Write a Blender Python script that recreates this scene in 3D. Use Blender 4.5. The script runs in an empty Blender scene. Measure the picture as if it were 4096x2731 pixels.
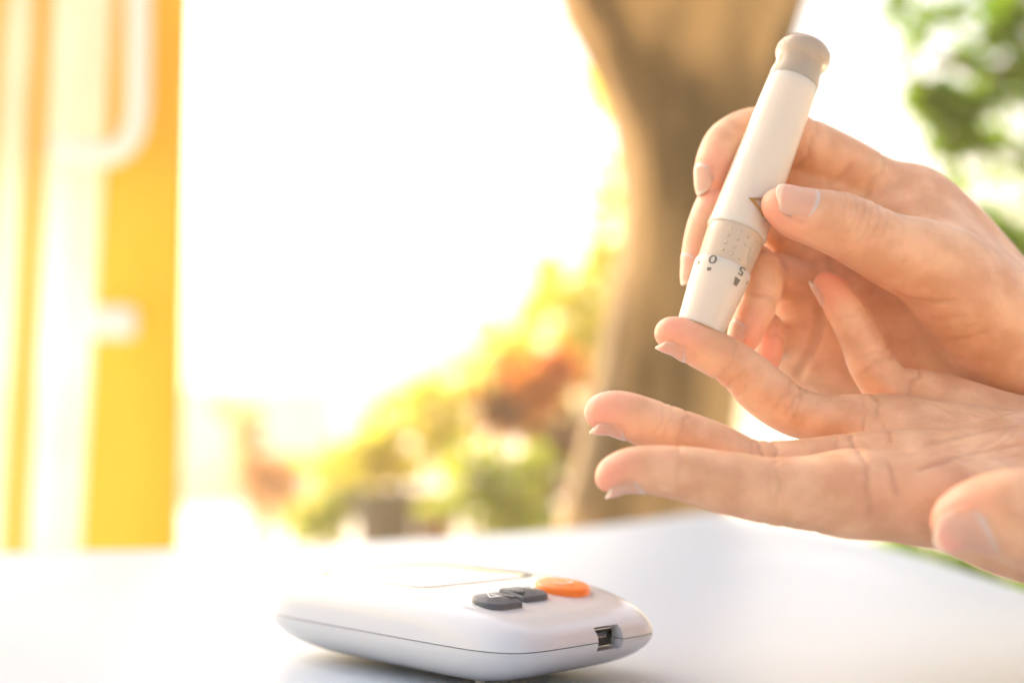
import bpy, bmesh, math, random
import numpy as np
from mathutils import Vector, Matrix, noise as mnoise

random.seed(7)
RNG = np.random.default_rng(11)
scene = bpy.context.scene
COL = scene.collection

# ------------------------------------------------------------------ camera
CAM_Z, PITCH, FPX = 0.0855, math.radians(3.0), 1422.2
cam_data = bpy.data.cameras.new('camera')
cam = bpy.data.objects.new('camera', cam_data)
COL.objects.link(cam)
cam.location = (0, 0, CAM_Z)
cam.rotation_euler = (math.pi / 2 + PITCH, 0, 0)
cam_data.sensor_width = 36.0
cam_data.lens = 50.0
cam_data.clip_start = 0.01
cam_data.clip_end = 500.0
cam_data.dof.use_dof = True
cam_data.dof.focus_distance = 0.432
cam_data.dof.aperture_fstop = 4.8
scene.camera = cam

# ------------------------------------------------------------------ world, sun, exposure
SUN_EL, SUN_AZ = math.radians(36), math.radians(-42)      # azimuth from +Y, towards -X
world = bpy.data.worlds.new('World')
scene.world = world
world.use_nodes = True
wn = world.node_tree
bg = wn.nodes['Background']
sky = wn.nodes.new('ShaderNodeTexSky')
sky.sky_type = 'NISHITA'
sky.sun_disc = False
sky.sun_elevation = SUN_EL
sky.sun_rotation = SUN_AZ
sky.air_density = 1.0
sky.dust_density = 6.0
sky.ozone_density = 0.4
hsv = wn.nodes.new('ShaderNodeHueSaturation')
hsv.inputs['Saturation'].default_value = 1.0
wn.links.new(sky.outputs[0], hsv.inputs['Color'])
wn.links.new(hsv.outputs[0], bg.inputs['Color'])
bg.inputs['Strength'].default_value = 0.15

sun_data = bpy.data.lights.new('sun', 'SUN')
sun_data.energy = 4.0
sun_data.angle = math.radians(3)
sun_data.color = (1.0, 0.94, 0.84)
sun = bpy.data.objects.new('sun', sun_data)
COL.objects.link(sun)
sd = Vector((math.cos(SUN_EL) * math.sin(SUN_AZ), math.cos(SUN_EL) * math.cos(SUN_AZ), math.sin(SUN_EL)))
sun.rotation_euler = sd.to_track_quat('Z', 'Y').to_euler()

scene.view_settings.view_transform = 'Standard'
scene.view_settings.look = 'None'
scene.view_settings.gamma = 1.0
scene.view_settings.use_curve_mapping = False
scene.view_settings.exposure = 1.5

scene.render.engine = 'CYCLES'
cy = scene.cycles
cy.use_denoising = True
cy.max_bounces = 10
cy.volume_bounces = 1
cy.diffuse_bounces = 5
cy.glossy_bounces = 4
cy.transmission_bounces = 8
cy.transparent_max_bounces = 12
cy.caustics_reflective = False
cy.caustics_refractive = False
cy.sample_clamp_indirect = 8.0

# ------------------------------------------------------------------ helpers
FWD = np.array([0, math.cos(PITCH), math.sin(PITCH)])
UPV = np.array([0, -math.sin(PITCH), math.cos(PITCH)])
CAMP = np.array([0, 0, CAM_Z])


def at(x, y, d):
    """the point at depth d (metres along the lens axis) that lies on the line of sight of photo pixel x, y (1024 wide)"""
    return CAMP + d * (FWD + (x - 512) / FPX * np.array([1.0, 0, 0]) - (y - 341) / FPX * UPV)


def ray(x, y):
    v = FWD + (x - 512) / FPX * np.array([1.0, 0, 0]) - (y - 341) / FPX * UPV
    return v


def on_plane(x, y, z):
    v = ray(x, y)
    return CAMP + v * ((z - CAM_Z) / v[2])


def mat(name, base=(0.5, 0.5, 0.5), rough=0.5, **kw):
    m = bpy.data.materials.new(name)
    m.use_nodes = True
    b = m.node_tree.nodes['Principled BSDF']
    b.inputs['Base Color'].default_value = (*base, 1)
    b.inputs['Roughness'].default_value = rough
    for k, v in kw.items():
        b.inputs[k].default_value = v
    return m


def nodes(m):
    return m.node_tree.nodes, m.node_tree.links, m.node_tree.nodes['Principled BSDF']


def add_noise_colour(m, c1, c2, scale=8.0, detail=6.0, contrast=(0.35, 0.65), stretch=None, bump=0.0, bump_scale=None, bump_dist=0.01):
    ns, ln, b = nodes(m)
    tc = ns.new('ShaderNodeTexCoord')
    mp = ns.new('ShaderNodeMapping')
    if stretch:
        mp.inputs['Scale'].default_value = stretch
    ln.new(tc.outputs['Object'], mp.inputs['Vector'])
    n = ns.new('ShaderNodeTexNoise')
    n.inputs['Scale'].default_value = scale
    n.inputs['Detail'].default_value = detail
    ln.new(mp.outputs[0], n.inputs['Vector'])
    r = ns.new('ShaderNodeValToRGB')
    r.color_ramp.elements[0].position = contrast[0]
    r.color_ramp.elements[1].position = contrast[1]
    r.color_ramp.elements[0].color = (*c1, 1)
    r.color_ramp.elements[1].color = (*c2, 1)
    ln.new(n.outputs['Fac'], r.inputs['Fac'])
    ln.new(r.outputs['Color'], b.inputs['Base Color'])
    if bump:
        n2 = ns.new('ShaderNodeTexNoise')
        n2.inputs['Scale'].default_value = bump_scale or scale * 4
        n2.inputs['Detail'].default_value = 8
        ln.new(mp.outputs[0], n2.inputs['Vector'])
        bp = ns.new('ShaderNodeBump')
        bp.inputs['Strength'].default_value = bump
        bp.inputs['Distance'].default_value = bump_dist
        ln.new(n2.outputs['Fac'], bp.inputs['Height'])
        ln.new(bp.outputs[0], b.inputs['Normal'])
    return m


def obj(name, data, m=None, parent=None, smooth=True):
    if isinstance(data, bmesh.types.BMesh):
        me = bpy.data.meshes.new(name)
        data.to_mesh(me)
        data.free()
    else:
        me = data
    me.name = name
    if m is not None and not me.materials:
        me.materials.append(m)
    if smooth and len(me.polygons):
        me.polygons.foreach_set('use_smooth', [True] * len(me.polygons))
    o = bpy.data.objects.new(name, me)
    COL.objects.link(o)
    if parent is not None:
        o.parent = parent
        o.matrix_parent_inverse = parent.matrix_basis.inverted()
    return o


def pydata(name, verts, faces):
    me = bpy.data.meshes.new(name)
    me.from_pydata([tuple(map(float, v)) for v in verts], [], [tuple(map(int, f)) for f in faces])
    me.update()
    return me


def np_mesh(name, V, Q):
    """fast quad mesh from arrays"""
    me = bpy.data.meshes.new(name)
    me.vertices.add(len(V))
    me.vertices.foreach_set('co', np.ascontiguousarray(V, dtype=np.float32).ravel())
    k = Q.shape[1]
    me.loops.add(Q.size)
    me.loops.foreach_set('vertex_index', np.ascontiguousarray(Q, dtype=np.int32).ravel())
    me.polygons.add(len(Q))
    me.polygons.foreach_set('loop_start', np.arange(0, Q.size, k, dtype=np.int32))
    me.polygons.foreach_set('loop_total', np.full(len(Q), k, dtype=np.int32))
    me.update(calc_edges=True)
    me.validate()
    return me


def tag(o, label=None, cat=None, group=None, kind=None):
    if label: o['label'] = label
    if cat: o['category'] = cat
    if group: o['group'] = group
    if kind: o['kind'] = kind
    return o


def empty(name, loc=(0, 0, 0)):
    o = bpy.data.objects.new(name, None)
    o.location = tuple(map(float, loc))
    o.empty_display_size = 0.05
    COL.objects.link(o)
    return o


def autosmooth(o, ang=35):
    me = o.data
    me.set_sharp_from_angle(angle=math.radians(ang))


def box_bm(x0, x1, y0, y1, z0, z1, bev=0.0, seg=2):
    bm = bmesh.new()
    vs = [bm.verts.new((x, y, z)) for x in (x0, x1) for y in (y0, y1) for z in (z0, z1)]
    for f in ((0, 1, 3, 2), (4, 6, 7, 5), (0, 4, 5, 1), (2, 3, 7, 6), (0, 2, 6, 4), (1, 5, 7, 3)):
        bm.faces.new([vs[i] for i in f])
    bmesh.ops.recalc_face_normals(bm, faces=bm.faces)
    if bev:
        bmesh.ops.bevel(bm, geom=bm.edges[:], offset=bev, segments=seg, affect='EDGES', profile=0.6)
    return bm


def tube_bm(pts, radii, n=16, bm=None, cap=True):
    bm = bm or bmesh.new()
    pts = [Vector(p) for p in pts]
    if not hasattr(radii, '__len__'):
        radii = [radii] * len(pts)
    rings = []
    ref = Vector((0.13, 0.92, 0.37))
    for i, p in enumerate(pts):
        t = (pts[min(i + 1, len(pts) - 1)] - pts[max(i - 1, 0)]).normalized()
        a = t.cross(ref)
        if a.length < 1e-3:
            a = t.cross(Vector((1, 0, 0)))
        a.normalize()
        b = t.cross(a)
        rings.append([bm.verts.new(p + radii[i] * (math.cos(w) * a + math.sin(w) * b)) for w in [2 * math.pi * k / n for k in range(n)]])
    for r0, r1 in zip(rings, rings[1:]):
        for k in range(n):
            bm.faces.new((r0[k], r0[(k + 1) % n], r1[(k + 1) % n], r1[k]))
    if cap:
        bm.faces.new(rings[0][::-1])
        bm.faces.new(rings[-1])
    bmesh.ops.recalc_face_normals(bm, faces=bm.faces)
    return bm


def slab_bm(poly, d, thick, bev=0.0):
    """a board: outline given at depth d, extruded away from the lens by its thickness"""
    bm = bmesh.new()
    f = [bm.verts.new(at(x, y, d)) for x, y in poly]
    g = [bm.verts.new(Vector(at(x, y, d)) + Vector((0, thick, 0))) for x, y in poly]
    bm.faces.new(f)
    bm.faces.new(g[::-1])
    n = len(poly)
    for i in range(n):
        bm.faces.new((f[i], g[i], g[(i + 1) % n], f[(i + 1) % n]))
    bmesh.ops.recalc_face_normals(bm, faces=bm.faces)
    if bev:
        bmesh.ops.bevel(bm, geom=bm.edges[:], offset=bev, segments=2, affect='EDGES', profile=0.6)
    return bm


# ------------------------------------------------------------------ materials
M = {}
M['table'] = mat('white_laminate', (0.44, 0.50, 0.575), 0.42)
ns, ln, b = nodes(M['table'])
tc = ns.new('ShaderNodeTexCoord'); nz = ns.new('ShaderNodeTexNoise'); nz.inputs['Scale'].default_value = 900; nz.inputs['Detail'].default_value = 3
bp = ns.new('ShaderNodeBump'); bp.inputs['Strength'].default_value = 0.25; bp.inputs['Distance'].default_value = 0.0004
ln.new(tc.outputs['Object'], nz.inputs['Vector']); ln.new(nz.outputs['Fac'], bp.inputs['Height']); ln.new(bp.outputs[0], b.inputs['Normal'])
M['steel'] = mat('painted_steel', (0.55, 0.55, 0.55), 0.4)
M['shell'] = mat('glossy_white_plastic', (0.61, 0.612, 0.615), 0.12, **{'Subsurface Weight': 0.15, 'Subsurface Radius': (1, 1, 1), 'Subsurface Scale': 0.002})
M['seam'] = mat('shadow_gap_plastic', (0.25, 0.25, 0.26), 0.6)
M['screen'] = mat('display_glass', (0.60, 0.62, 0.60), 0.04, **{'Specular IOR Level': 0.8, 'Coat Weight': 1.0, 'Coat Roughness': 0.02})
M['port_in'] = mat('port_liner', (0.01, 0.01, 0.011), 0.35)
M['rim'] = mat('grey_rim', (0.22, 0.23, 0.24), 0.35)
M['lcd'] = mat('lcd_grey', (0.36, 0.39, 0.36), 0.3)
M['rubber'] = mat('charcoal_rubber', (0.075, 0.082, 0.095), 0.42)
M['print'] = mat('white_print', (0.75, 0.76, 0.78), 0.5)
M['orange'] = mat('orange_plastic', (0.9, 0.20, 0.005), 0.38, **{'Subsurface Weight': 0.4, 'Subsurface Radius': (1, 0.5, 0.1), 'Subsurface Scale': 0.002, 'Coat Weight': 0.15, 'Coat Roughness': 0.2})
M['port'] = mat('port_black', (0.006, 0.006, 0.006), 0.4)
M['metal'] = mat('bright_nickel', (0.75, 0.72, 0.68), 0.2, Metallic=1.0)
M['penwhite'] = mat('ivory_plastic', (0.73, 0.63, 0.50), 0.14, **{'Subsurface Weight': 0.85, 'Subsurface Radius': (1, 0.8, 0.6), 'Subsurface Scale': 0.008})
M['collar'] = mat('warm_grey_plastic', (0.61, 0.47, 0.33), 0.25, **{'Subsurface Weight': 0.3, 'Subsurface Radius': (1, 0.8, 0.6), 'Subsurface Scale': 0.003})
M['clear'] = mat('smoky_clear_plastic', (0.93, 0.74, 0.54), 0.07, **{'Transmission Weight': 0.55, 'IOR': 1.45, 'Subsurface Weight': 0.5, 'Subsurface Radius': (1, .8, .6), 'Subsurface Scale': 0.004})
M['ink'] = mat('grey_ink', (0.17, 0.14, 0.10), 0.5)
M['amber'] = mat('amber_plastic', (0.45, 0.22, 0.04), 0.2, **{'Transmission Weight': 0.3})

# ---- skin
SK = bpy.data.materials.new('skin')
SK.use_nodes = True
M['skin'] = SK
ns, ln, b = nodes(SK)
tc = ns.new('ShaderNodeTexCoord')
a1 = ns.new('ShaderNodeAttribute'); a1.attribute_name = 'flush'
a2 = ns.new('ShaderNodeAttribute'); a2.attribute_name = 'crease'
n1 = ns.new('ShaderNodeTexNoise'); n1.inputs['Scale'].default_value = 85; n1.inputs['Detail'].default_value = 8
ln.new(tc.outputs['Object'], n1.inputs['Vector'])
mx0 = ns.new('ShaderNodeMix'); mx0.data_type = 'RGBA'
mx0.inputs[6].default_value = (0.71, 0.372, 0.200, 1)
mx0.inputs[7].default_value = (0.84, 0.495, 0.285, 1)
rr = ns.new('ShaderNodeMapRange'); rr.inputs[1].default_value = 0.40; rr.inputs[2].default_value = 0.62
ln.new(n1.outputs['Fac'], rr.inputs[0]); ln.new(rr.outputs[0], mx0.inputs[0])
mx1 = ns.new('ShaderNodeMix'); mx1.data_type = 'RGBA'
mx1.inputs[7].default_value = (0.87, 0.37, 0.24, 1)
ln.new(mx0.outputs[2], mx1.inputs[6])
mf = ns.new('ShaderNodeMath'); mf.operation = 'MULTIPLY'; mf.inputs[1].default_value = 0.75
ln.new(a1.outputs['Fac'], mf.inputs[0]); ln.new(mf.outputs[0], mx1.inputs[0])
mx2 = ns.new('ShaderNodeMix'); mx2.data_type = 'RGBA'
mx2.inputs[7].default_value = (0.56, 0.25, 0.13, 1)
ln.new(mx1.outputs[2], mx2.inputs[6])
ln.new(a2.outputs['Fac'], mx2.inputs[0])
ln.new(mx2.outputs[2], b.inputs['Base Color'])
b.inputs['Roughness'].default_value = 0.46
b.inputs['Specular IOR Level'].default_value = 0.45
b.inputs['Subsurface Weight'].default_value = 0.75
b.inputs['Subsurface Radius'].default_value = (1.0, 0.42, 0.20)
b.inputs['Subsurface Scale'].default_value = 0.0036
vo = ns.new('ShaderNodeTexVoronoi'); vo.feature = 'DISTANCE_TO_EDGE'; vo.inputs['Scale'].default_value = 1100
n2 = ns.new('ShaderNodeTexNoise'); n2.inputs['Scale'].default_value = 420; n2.inputs['Detail'].default_value = 4
ln.new(tc.outputs['Object'], n2.inputs['Vector'])
vm = ns.new('ShaderNodeMix'); vm.data_type = 'VECTOR'; vm.inputs[0].default_value = 0.003
ln.new(tc.outputs['Object'], vm.inputs[4]); ln.new(n2.outputs['Color'], vm.inputs[5])
ln.new(vm.outputs[1], vo.inputs['Vector'])
ad = ns.new('ShaderNodeMath'); ad.operation = 'MULTIPLY_ADD'; ad.inputs[1].default_value = 0.6
ln.new(vo.outputs['Distance'], ad.inputs[0]); ln.new(n2.outputs['Fac'], ad.inputs[2])
bp = ns.new('ShaderNodeBump'); bp.inputs['Strength'].default_value = 0.45; bp.inputs['Distance'].default_value = 0.0005
ln.new(ad.outputs[0], bp.inputs['Height']); ln.new(bp.outputs[0], b.inputs['Normal'])

# ---- nail (pale free edge and lunula come from the plate itself)
NL = bpy.data.materials.new('fingernail')
NL.use_nodes = True
M['nail'] = NL
ns, ln, b = nodes(NL)
at_ = ns.new('ShaderNodeAttribute'); at_.attribute_name = 'along'
cr = ns.new('ShaderNodeValToRGB')
e = cr.color_ramp.elements
e[0].position = 0.0; e[0].color = (0.78, 0.53, 0.44, 1)
e[1].position = 1.0; e[1].color = (0.84, 0.68, 0.52, 1)
for p, c in ((0.14, (0.78, 0.53, 0.44, 1)), (0.22, (0.82, 0.40, 0.27, 1)), (0.85, (0.82, 0.44, 0.31, 1)), (0.90, (0.87, 0.62, 0.44, 1))):
    q = e.new(p); q.color = c
ln.new(at_.outputs['Fac'], cr.inputs['Fac'])
ln.new(cr.outputs['Color'], b.inputs['Base Color'])
b.inputs['Roughness'].default_value = 0.30
b.inputs['Specular IOR Level'].default_value = 0.32
b.inputs['Subsurface Weight'].default_value = 0.6
b.inputs['Subsurface Radius'].default_value = (1.0, 0.45, 0.3)
b.inputs['Subsurface Scale'].default_value = 0.002


def leaf_mat(name, c1, c2, trans=0.5, rough=0.13):
    m = bpy.data.materials.new(name)
    m.use_nodes = True
    ns, ln, b = nodes(m)
    g = ns.new('ShaderNodeNewGeometry')
    r = ns.new('ShaderNodeValToRGB')
    r.color_ramp.elements[0].color = (*c1, 1)
    r.color_ramp.elements[1].color = (*c2, 1)
    ln.new(g.outputs['Random Per Island'], r.inputs['Fac'])
    ln.new(r.outputs['Color'], b.inputs['Base Color'])
    b.inputs['Roughness'].default_value = rough
    t = ns.new('ShaderNodeBsdfTranslucent')
    ln.new(r.outputs['Color'], t.inputs['Color'])
    mx = ns.new('ShaderNodeMixShader')
    mx.inputs[0].default_value = trans
    out = ns['Material Output']
    ln.new(b.outputs[0], mx.inputs[1]); ln.new(t.outputs[0], mx.inputs[2])
    ln.new(mx.outputs[0], out.inputs['Surface'])
    return m


M['leaf_green'] = leaf_mat('leaf_green', (0.08, 0.20, 0.005), (0.30, 0.42, 0.014), 0.6, 0.12)
M['leaf_yellow'] = leaf_mat('leaf_yellow', (0.42, 0.42, 0.03), (0.78, 0.66, 0.08), 0.6)
M['leaf_lime'] = leaf_mat('leaf_lime', (0.22, 0.30, 0.02), (0.50, 0.50, 0.05), 0.55)
M['leaf_croton'] = leaf_mat('leaf_croton', (0.55, 0.10, 0.015), (0.75, 0.36, 0.03), 0.45)
M['leaf_dark'] = leaf_mat('leaf_dark', (0.12, 0.035, 0.02), (0.25, 0.09, 0.02), 0.35)
M['leaf_peach'] = leaf_mat('leaf_peach', (0.65, 0.30, 0.10), (0.70, 0.48, 0.22), 0.5)
M['bark'] = add_noise_colour(mat('bark', rough=0.85), (0.11, 0.066, 0.02), (0.43, 0.27, 0.105), 11.0, 7, (0.41, 0.60), (1, 1, 0.22), 0.8, 30, 0.02)
M['twig'] = mat('twig', (0.16, 0.10, 0.05), 0.8)
M['yellow'] = add_noise_colour(mat('yellow_paint', rough=0.35), (0.87, 0.43, 0.013), (0.91, 0.57, 0.11), 3.0, 5, (0.3, 0.7), (1, 1, 0.3), 0.05, 60, 0.004)
M['cream'] = add_noise_colour(mat('cream_paint', rough=0.5), (0.74, 0.70, 0.60), (0.80, 0.77, 0.70), 4.0)


def translucent(m, f):
    ns, ln, b = nodes(m)
    t = ns.new('ShaderNodeBsdfTranslucent')
    mx = ns.new('ShaderNodeMixShader'); mx.inputs[0].default_value = f
    src = b.inputs['Base Color'].links[0].from_socket
    ln.new(src, t.inputs['Color'])
    ln.new(b.outputs[0], mx.inputs[1]); ln.new(t.outputs[0], mx.inputs[2])
    ln.new(mx.outputs[0], ns['Material Output'].inputs['Surface'])


translucent(M['yellow'], 0.52)
translucent(M['cream'], 0.8)
M['white'] = mat('white_paint', (0.84, 0.82, 0.78), 0.4)
M['wall'] = add_noise_colour(mat('pale_render', rough=0.9), (0.80, 0.70, 0.58), (0.86, 0.80, 0.72), 2.0, 8, (0.3, 0.7), None, 0.3, 40, 0.01)
M['pot_grey'] = add_noise_colour(mat('dark_grey_pot', rough=0.6), (0.045, 0.05, 0.045), (0.08, 0.08, 0.07), 9.0)
M['pot_brown'] = add_noise_colour(mat('clay_pot', rough=0.8), (0.22, 0.12, 0.065), (0.30, 0.18, 0.10), 9.0)
M['soil'] = add_noise_colour(mat('soil', rough=0.95), (0.05, 0.035, 0.02), (0.10, 0.07, 0.045), 14.0)
M['paving'] = add_noise_colour(mat('pale_paving', rough=0.8), (0.50, 0.42, 0.34), (0.66, 0.60, 0.52), 1.2, 8, (0.3, 0.7), None, 0.3, 40, 0.01)
M['lawn'] = add_noise_colour(mat('lawn_green', rough=0.9), (0.05, 0.10, 0.015), (0.13, 0.19, 0.03), 2.5, 10, (0.3, 0.7), None, 0.5, 60, 0.03)

# ------------------------------------------------------------------ ground, garden wall
GZ = -0.73
FLARE_HAZE = 0.02
g = obj('ground', pydata('ground', [(-60, -60, GZ), (60, -60, GZ), (60, 60, GZ), (-60, 60, GZ)], [(0, 1, 2, 3)]), M['paving'], smooth=False)
tag(g, kind='structure')
w = empty('garden_wall', at(260, 600, 14.0))
tag(w, 'low cream garden wall seen between the yellow door and the plants', 'wall')
wt = float(at(260, 388, 14.0)[2])
obj('wall_face', box_bm(-9.0, -1.75, 13.9, 14.1, GZ, wt - 0.08), M['wall'], w, smooth=False)
obj('coping', box_bm(-9.02, -1.73, 13.86, 14.14, wt - 0.08, wt, 0.01), M['wall'], w, smooth=False)
# warm air volume added to lift the background, standing in for lens flare
hz = obj('flare_haze', box_bm(-62, 62, -62, 62, GZ - 1.0, 4.2), None, smooth=False)
hm = bpy.data.materials.new('flare_haze'); hm.use_nodes = True
hn = hm.node_tree.nodes; hn.clear()
ho = hn.new('ShaderNodeOutputMaterial'); hv = hn.new('ShaderNodeVolumePrincipled')
hv.inputs['Color'].default_value = (1.0, 0.84, 0.56, 1)
hv.inputs['Density'].default_value = FLARE_HAZE
hv.inputs['Anisotropy'].default_value = 0.55
hm.node_tree.links.new(hv.outputs[0], ho.inputs['Volume'])
hz.data.materials.append(hm)
tag(hz, kind='stuff')

# ------------------------------------------------------------------ yellow door at the left
DD = 2.3
door = empty('yellow_door', at(90, 700, DD))
tag(door, 'backlit yellow door with white frame strips, bent white rail and small white handle', 'door')
YB, YT = 1100, -160


def strip(name, xt0, xt1, xb0, xb1, d, th, m, bev=0.004, y0=YT, y1=YB):
    """upright board: left/right edges given at photo rows 0 and 545"""
    def X(t, bt, y): return t + (bt - t) * y / 545.0
    return obj(name, slab_bm([(X(xt0, xb0, y0), y0), (X(xt1, xb1, y0), y0), (X(xt1, xb1, y1), y1), (X(xt0, xb0, y1), y1)], d, th, bev), m, door, smooth=False)


strip('panel', 112, 190, 78, 178, DD, 0.012, M['yellow'], 0.002)
strip('panel', 32, 53, 0, 26, DD + 0.01, 0.012, M['yellow'], 0.002)
strip('panel', -90, 6, -130, -28, DD + 0.01, 0.012, M['yellow'], 0.002)
strip('frame_strip', 82, 113, 55, 79, DD - 0.02, 0.010, M['cream'], 0.002)
strip('frame_strip', 5, 33, -29, 1, DD - 0.01, 0.010, M['cream'], 0.002)
strip('frame_strip', 52, 83, 25, 56, DD, 0.010, M['cream'], 0.002)
rail_px = [(141, -160), (140, -40), (139, 60), (138, 110), (134, 132), (126, 146), (115, 153), (100, 156), (78, 152), (55, 148)]
obj('bent_rail', tube_bm([at(x, y, DD - 0.05) for x, y in rail_px], 11 * DD / FPX, 12), M['white'], door)
hb = slab_bm([(90, 305), (134, 305), (134, 338), (90, 338)], DD - 0.05, 0.03, 0.012)
obj('handle', hb, M['white'], door)

# ------------------------------------------------------------------ big tree
TD = 1.9
tree = empty('old_tree', at(640, 1020, TD))
tag(tree, 'thick tan tree trunk with fluted bark behind the white pen', 'tree')
rows = [(-420, 470, 930), (-260, 505, 885), (-120, 535, 845), (0, 560, 808), (60, 590, 788), (110, 612, 778), (180, 622, 768), (240, 622, 760), (310, 606, 750),
        (380, 595, 741), (440, 582, 733), (480, 570, 728), (520, 556, 724), (620, 530, 722), (760, 505, 726), (1045, 470, 745)]
NSEG, bmv = 72, bmesh.new()
ys = np.linspace(-420, 1045, 110)
L_ = np.interp(ys, [r[0] for r in rows], [r[1] for r in rows])
R_ = np.interp(ys, [r[0] for r in rows], [r[2] for r in rows])
ker = np.ones(5) / 5
Ls = np.convolve(np.pad(L_, 2, 'edge'), ker, 'valid'); Rs = np.convolve(np.pad(R_, 2, 'edge'), ker, 'valid')
rings = []
for y, l, r in zip(ys, Ls, Rs):
    c = at((l + r) / 2, y, TD); rad = (r - l) / 2 * TD / FPX
    ring = []
    for k in range(NSEG):
        a = 2 * math.pi * k / NSEG
        q = Vector((math.cos(a) * 2.4, math.sin(a) * 2.4, c[2] * 1.6))
        n = mnoise.noise(q) * 0.10 + mnoise.noise(Vector((math.cos(a) * 6, math.sin(a) * 6, c[2] * 5))) * 0.045
        rr_ = rad * (1 + n * (0.4 + 0.6 * abs(math.sin(a))))
        ring.append(bmv.verts.new((c[0] + rr_ * math.cos(a), c[1] + 0.9 * rr_ * math.sin(a), c[2])))
    rings.append(ring)
for r0, r1 in zip(rings, rings[1:]):
    for k in range(NSEG):
        bmv.faces.new((r0[k], r0[(k + 1) % NSEG], r1[(k + 1) % NSEG], r1[k]))
bmesh.ops.recalc_face_normals(bmv, faces=bmv.faces)
obj('trunk', bmv, M['bark'], tree)
for pts, rad in (([(520, -400), (430, -600), (300, -780)], (0.17, 0.12, 0.07)), ([(870, -400), (960, -620), (1120, -800)], (0.16, 0.11, 0.06)), ([(690, -420), (700, -650), (640, -900)], (0.2, 0.14, 0.08))):
    P = [at(x, y, TD + 0.05 * i) for i, (x, y) in enumerate(pts)]
    obj('limb', tube_bm(P, rad, 20), M['bark'], tree)


# ------------------------------------------------------------------ foliage
LEAF, LEAFN = 0.60, 1.5


def leaf_cloud(name, blobs, m, parent, size, n_per, up=0.3):
    """many single leaves (folded blades) through the volume of each blob; blobs = (x px, y px, depth, rx px, ry px, weight)"""
    V, F = [], []
    size *= LEAF; n_per *= LEAFN
    for (bx, by, bd, rx, ry, wgt) in blobs:
        c = at(bx, by, bd)
        sx, sz = rx * bd / FPX, ry * bd / FPX
        sy = (sx + sz) / 2
        for _ in range(int(n_per * wgt)):
            v = RNG.normal(size=3); v /= np.linalg.norm(v)
            v *= RNG.random() ** 0.45
            p = c + v * np.array([sx, sy, sz])
            ax = RNG.normal(size=3) + np.array([0, 0, up]); ax /= np.linalg.norm(ax)
            sd_ = np.cross(ax, RNG.normal(size=3)); sd_ /= np.linalg.norm(sd_)
            nn = np.cross(ax, sd_)
            s = size * (0.6 + 0.8 * RNG.random()); wd = s * (0.22 + 0.12 * RNG.random())
            i = len(V)
            V += [p, p + ax * s * .35 + sd_ * wd + nn * wd * .3, p + ax * s * .45 - nn * wd * .2, p + ax * s * .35 - sd_ * wd + nn * wd * .3,
                  p + ax * s * .72 + sd_ * wd * .7 + nn * wd * .2, p + ax * s * .72 - sd_ * wd * .7 + nn * wd * .2, p + ax * s + nn * s * -.12]
            F += [(i, i + 1, i + 2), (i, i + 2, i + 3), (i + 1, i + 4, i + 2), (i + 2, i + 5, i + 3), (i + 2, i + 4, i + 6), (i + 2, i + 6, i + 5)]
    o = obj(name, pydata(name, V, F), m, parent, smooth=False)
    o['kind'] = 'stuff'
    return o


# unseen leaf screen added between the sun and the table, to shade the table
SUNV = np.array(sd)
cv, cf = [], []
cc = np.array([-0.02, 0.42, 0.05]) + SUNV * 3.6
cc = cc + np.array([0.02, 0.15, 0.0])
e1 = np.cross(SUNV, [0, 0, 1.0]); e1 /= np.linalg.norm(e1); e2 = np.cross(e1, SUNV)
for _ in range(4600):
    r_ = 1.0 * math.sqrt(RNG.random()); a_ = RNG.random() * 2 * math.pi
    p = cc + e1 * r_ * math.cos(a_) + e2 * r_ * math.sin(a_) * .9 + SUNV * RNG.normal() * .35
    if p[2] < 1.25: continue
    ax = RNG.normal(size=3); ax /= np.linalg.norm(ax); sv = np.cross(ax, RNG.normal(size=3)); sv /= np.linalg.norm(sv)
    s_ = .10 * (.6 + .8 * RNG.random()); i = len(cv)
    cv += [p, p + ax * s_ * .45 + sv * s_ * .3, p + ax * s_, p + ax * s_ * .45 - sv * s_ * .3]
    cf += [(i, i + 1, i + 2), (i, i + 2, i + 3)]
shade_leaves = obj('crown', pydata('crown', cv, cf), M['leaf_green'], tree, smooth=False)  # leaves added out of view to block the sun
shade_leaves['kind'] = 'stuff'
obj('limb', tube_bm([at(560, -400, TD), (-.35, 2.1, 1.9), (-.9, 2.2, 2.2), tuple(cc + np.array([.1, .1, .1]))], (0.10, 0.08, 0.06, 0.03), 14), M['bark'], tree)  # unseen limb added to carry the shading leaves

# leafy tree at the right: trunk stands out of view, its boughs hang in
t2 = empty('leafy_tree', at(1330, 900, 2.5))
tag(t2, 'green leafy tree hanging sunlit boughs behind the pen hand', 'tree')
d2 = 2.3
obj('trunk', tube_bm([at(1330, 915, d2 + .2), at(1320, 500, d2 + .15), at(1300, 100, d2 + .1), at(1260, -300, d2 + .1)], (0.10, 0.085, 0.075, 0.06), 16), M['bark'], t2)
for pts in ([(1310, 260), (1180, 210), (1050, 175), (960, 125), (905, 88)], [(1305, 60), (1150, -40), (1040, -10), (1000, 40)], [(1315, 420), (1150, 330), (1040, 270), (985, 235)], [(1300, 100), (1100, 60), (1000, 70), (930, 60)]):
    obj('bough', tube_bm([at(x, y, d2 + .02 * i) for i, (x, y) in enumerate(pts)], [0.03, 0.02, 0.012, 0.008, 0.005][:len(pts)], 8), M['twig'], t2)
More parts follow.
